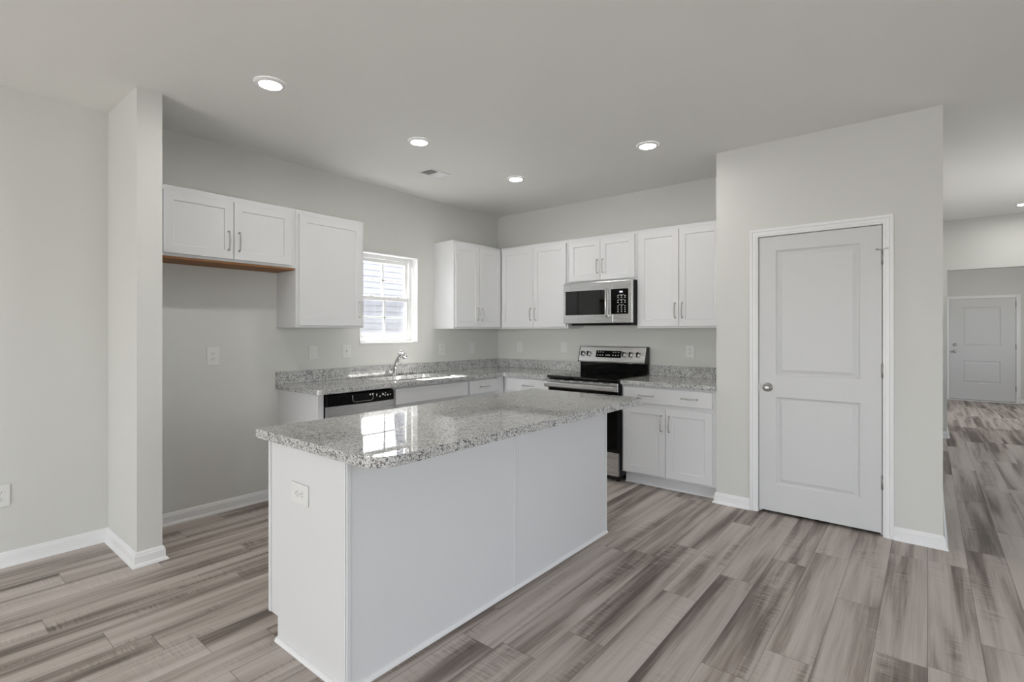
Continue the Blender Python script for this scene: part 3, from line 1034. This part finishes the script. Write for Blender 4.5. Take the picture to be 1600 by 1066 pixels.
m_.box(0.492, 0.518, -0.424, -0.401, 0.070, 0.088, 0.002).box(0.492, 0.518, -0.424, -0.401, 0.326, 0.344, 0.002)
m_.build('handle', STEEL, d_)
c_ = MB().box(XD+0.001, MW1, -0.402, -0.3725, 0.010, MZ1-0.004, 0.004, 2).build('control_column', STEEL, r)
k_ = MB().box(0.538, 0.716, -0.4045, -0.4025, 0.094, 0.330, 0.001).build('keypad', BLACKPANEL, c_)
MB().box(0.628, 0.660, -0.4053, -0.4043, 0.294, 0.309).build('clock', MWDISP, k_)
for row, z in enumerate((0.262, 0.246, 0.218, 0.200, 0.166, 0.148, 0.130, 0.112)):
    for cx_ in (0.606, 0.642, 0.678):
        MB().box(cx_, cx_+0.013, -0.4053, -0.4043, z, z+0.006).build('button', MARK, k_)
for z in (0.272, 0.230, 0.180):
    MB().box(0.616, 0.676, -0.4052, -0.4044, z, z+0.0022).build('marking', MARK, k_)

# ------------------------------------------------------------------ island
IX0, IX1, IY0, IY1 = 1.822, 2.420, -3.664, -1.700
IL = IY1-IY0
r = thing('kitchen_island', 'white kitchen island cabinet with plain back panels in mid room', 'island', (IX0, IY1, 0), -W)
# local x: from the far end (0) to the near end (IL); local y: front 0 -> back .598
IDP = IX1-IX0
m_ = MB()
m_.box(0.019, IL-0.019, 0.001, IDP-0.007, 0.105, BH).box(0.019, IL-0.019, 0.075, IDP-0.007, 0.0, 0.105)
m_.build('carcass', CAB, r)
notch = [(0.0, BH), (0.0, 0.105), (0.075, 0.105), (0.075, 0.0), (IDP-0.001, 0.0), (IDP-0.001, BH)]
for xa, xb in ((0.0, 0.0185), (IL-0.0185, IL)):
    MB().prism(notch, lambda u, v, w_: (w_, u, v), xa, xb).build('end_panel', CAB, r)
seam = IL*0.496
for xa, xb in ((0.0188, seam-0.0006), (seam+0.0006, IL-0.0188)):
    MB().box(xa, xb, IDP-0.0068, IDP-0.0005, 0.0, BH).build('back_panel', CAB, r)
MB().box(seam-0.010, seam+0.010, IDP-0.0004, IDP+0.005, 0.016, BH-0.001, 0.0015).build('batten', CAB, r)
for xa, xb in ((IL-0.016, IL+0.002), (-0.002, 0.016)):
    MB().box(xa, xb, IDP-0.0003, IDP+0.006, 0.016, BH-0.001, 0.002).build('corner_strip', CAB, r)
MB().box(IL+0.0002, IL+0.0055, IDP-0.018, IDP-0.001, 0.016, BH-0.001, 0.0015).build('corner_strip', CAB, r)
MB().box(IL+0.0002, IL+0.0055, 0.0, 0.018, 0.106, BH-0.001, 0.0015).build('corner_strip', CAB, r)
shoe = [(0, 0.0005), (0.015, 0.0005), (0.015, 0.005), (0.0125, 0.012), (0.007, 0.017), (0, 0.019)]
MB().sweep([(0.0, IDP), (IL+0.0002, IDP), (IL+0.0002, 0.075)], [(-o_, h_) for o_, h_ in shoe], fl).build('shoe_moulding', TRIM, r)
for k in range(3):
    xa = 0.03+k*(IL-0.06)/3; xb = xa+(IL-0.06)/3-0.006
    drawer_front(r, xa, xb, DR0, DR1, ((xa+xb)/2,))
    xm = (xa+xb)/2
    shaker_door(r, xa, xm-0.002, DZ0, DZ1, xm-0.032, 0.575)
    shaker_door(r, xm+0.002, xb, DZ0, DZ1, xm+0.032, 0.575)

TX0, TX1, TY0, TY1 = 1.793, 2.668, -3.712, -1.655
outer = [(TX0, TY1-0.004), (TX0, TY0)] + arc(TX1-0.105, TY0+0.105, 0.105, 270, 360, 12) + arc(TX1-0.045, TY1-0.045, 0.045, 0, 90, 8)
o = MB().loops(outer, [], 0.8755, CT1).build('island_worktop', GRANITE, None, bevel=0.003)
tag(o, 'polished speckled granite slab with rounded corners on top of the island', 'worktop')

# ------------------------------------------------------------------ switches and outlets


def plate_mesh(w, h):
    m_ = MB()
    m_.box(-w/2, w/2, -0.0062, -0.0003, -h/2, h/2, 0.003, 2)
    return m_


def receptacle(root, horizontal=False):
    for s in (-1, 1):
        m_ = MB()
        cz = 0.0195*s
        pts = []
        for k in range(20):
            a = 2*PI*k/20
            pts.append((0.0172*math.cos(a), max(-0.0118, min(0.0118, 0.0172*math.sin(a)))+cz))
        m_.prism(pts, lambda u, v, w_: (u, w_, v), -0.0085, -0.0058)
        if horizontal:
            bmesh.ops.rotate(m_.bm, verts=m_.bm.verts, cent=(0, 0, 0), matrix=Matrix.Rotation(PI/2, 3, 'Y'))
        f = m_.build('socket', PLASTIC, root)
        m_ = MB()
        m_.box(-0.0078, -0.0052, -0.0089, -0.0084, cz-0.001, cz+0.0075).box(0.0052, 0.0074, -0.0089, -0.0084, cz-0.001, cz+0.006)
        m_.lathe([(0.0026, -0.0002), (0.0026, 0.0003)], Matrix.Translation((0, -0.0086, cz-0.0068)) @ Matrix.Rotation(PI/2, 4, 'X'), 10)
        if horizontal:
            bmesh.ops.rotate(m_.bm, verts=m_.bm.verts, cent=(0, 0, 0), matrix=Matrix.Rotation(PI/2, 3, 'Y'))
        m_.build('slots', SLOT, f)


def screw(root, x, z):
    MB().lathe([(0.003, 0.0), (0.0028, 0.0012), (0.0005, 0.0015)], Matrix.Translation((x, -0.0060, z)) @ Matrix.Rotation(PI/2, 4, 'X'), 10).build('screw', SCREWM, root)


def outlet(label, loc, rz, w=0.079, h=0.124, horizontal=False, group=None):
    r = thing('outlet', label, 'outlet', loc, rz, group)
    (plate_mesh(h, w) if horizontal else plate_mesh(w, h)).build('plate', PLASTIC, r)
    receptacle(r, horizontal)
    screw(r, 0, 0)
    return r


def rocker(label, loc, rz, w=0.075, h=0.120, tilt=0.0, group=None):
    r = thing('light_switch', label, 'switch', loc, rz, group)
    plate_mesh(w, h).build('plate', PLASTIC, r)
    m_ = MB().box(-0.0165, 0.0165, -0.0085, -0.0056, -0.033, 0.033, 0.0012)
    m_.build('rocker', PLASTIC, r)
    screw(r, 0, 0.042); screw(r, 0, -0.042)
    return r


def toggle(label, loc, rz, w=0.079, h=0.122, group=None):
    r = thing('light_switch', label, 'switch', loc, rz, group)
    plate_mesh(w, h).build('plate', PLASTIC, r)
    MB().box(-0.0048, 0.0048, -0.0068, -0.0058, -0.0115, 0.0115).build('slot_collar', SCREWM, r)
    MB().prism([(-0.0060, -0.006), (-0.0165, 0.004), (-0.0165, 0.009), (-0.0060, 0.006)], lambda u, v, w_: (w_, u, v), -0.0035, 0.0035).build('toggle_lever', PLASTIC, r)
    screw(r, 0, 0.030); screw(r, 0, -0.030)
    return r


outlet('white wall outlet low at the left edge of the view', (0.0, -4.333, 0.405), W, 0.086, 0.128)
outlet('white outlet in the empty refrigerator space', (0.0, -3.218, 1.158), W, 0.086, 0.134)
rocker('white rocker switch under the tall cabinet, left of the other switch', (0.0, -2.428, 1.163), W, 0.080, 0.122)
toggle('white toggle switch just left of the window sill', (0.0, -2.105, 1.163), W, 0.086, 0.122)
outlet('white outlet above the backsplash right of the window', (0.0, -0.935, 1.155), W, 0.086, 0.132)
rocker('white rocker switch on the window wall nearest the corner', (0.0, -0.468, 1.155), W, 0.086, 0.125)
rocker('pale switch on the stove wall nearest the corner', (0.342, 0.0, 1.160), S_, 0.080, 0.118)
rocker('white rocker switch on the stove wall close left of the stove', (0.968, 0.0, 1.165), S_, 0.084, 0.118)
outlet('white outlet on the stove wall right of the stove', (2.366, 0.0, 1.157), S_, 0.082, 0.118)
outlet('white sideways outlet in the end panel of the island', (2.089, IY0-0.0, 0.675), 0.0, 0.086, 0.137, True)

# ------------------------------------------------------------------ ceiling lights and vent


def downlight(label, x, y):
    r = thing('downlight', label, 'ceiling light', (x, y, H), 0, 'recessed ceiling downlights')
    R = Matrix.Rotation(PI, 4, 'X')
    MB().lathe([(0.082, 0.0004), (0.082, 0.003), (0.078, 0.0075), (0.064, 0.013), (0.060, 0.0135), (0.0575, 0.010), (0.0565, 0.004)], R, 40, cap=False).build('trim_ring', TRIM, r)
    MB().lathe([(0.0563, 0.002), (0.0563, 0.0080), (0.0005, 0.0090)], R, 40).build('lens', LENS, r)
    return r


downlight('large round downlight at upper left, nearest in the kitchen', 1.215, -3.372)
downlight('round downlight near the ceiling vent, in front of it', 1.189, -2.265)
downlight('small round downlight farthest back, near the corner', 1.169, -1.106)
downlight('round downlight toward the stove wall, right of the kitchen', 2.457, -1.130)
downlight('round downlight in the hall at the right edge', 4.905, 3.107)

r = thing('ceiling_vent', 'white rectangular air vent in the ceiling between the downlights', 'vent', (0.712, -1.690, H))
m_ = MB()
vw, vl = 0.085, 0.120
m_.box(-vw, vw, -vl, -vl+0.018, -0.008, -0.0004, 0.002).box(-vw, vw, vl-0.018, vl, -0.008, -0.0004, 0.002)
m_.box(-vw, -vw+0.018, -vl+0.018, vl-0.018, -0.008, -0.0004, 0.002).box(vw-0.018, vw, -vl+0.018, vl-0.018, -0.008, -0.0004, 0.002)
m_.box(-vw+0.018, vw-0.018, -0.004, 0.004, -0.007, -0.002)
m_.build('frame', TRIM, r)
MB().box(-vw+0.018, vw-0.018, -vl+0.018, vl-0.018, -0.0016, -0.0004).build('duct_shade', VENTDARK, r)  # flat dark sheet painted as the shade behind the slats
for sgn in (-1, 1):
    for k in range(7):
        y = sgn*(0.012+k*0.0135)
        m_ = MB()
        m_.box(-vw+0.018, vw-0.018, -0.0045, 0.0045, -0.0005, 0.0005)
        bmesh.ops.rotate(m_.bm, verts=m_.bm.verts, cent=(0, 0, 0), matrix=Matrix.Rotation(-sgn*0.7, 3, 'X'))
        bmesh.ops.translate(m_.bm, verts=m_.bm.verts, vec=(0, y, -0.0055))
        m_.build('slat', TRIM, r)

# ------------------------------------------------------------------ outside the kitchen window
r = thing('neighbor_house', 'pale sided neighbour house seen through the kitchen window', 'house', (-3.6, 0, -0.5))
m_ = MB()
lap = 0.105
prof = []
z = 0.0
while z < 5.6:
    prof += [(0.016, z), (0.006, z+lap-0.007), (-0.001, z+lap-0.007), (-0.001, z+lap)]
    z += lap
prof += [(0.016, z), (-0.15, z), (-0.15, 0.0)]
m_.prism(prof, lambda u, v, w_: (u, w_, v), -10.0, 8.0)
m_.build('siding_wall', SIDING, r)
MB().prism([(0.35, 5.45), (0.35, 5.65), (-3.0, 7.3), (-3.0, 7.1)], lambda u, v, w_: (u, w_, v), -10.2, 8.2).build('roof', ROOFM, r)
o = MB().box(-14, -0.15, -16, 12, -0.52, -0.5).build('lawn', GRASSM)
struct(o)
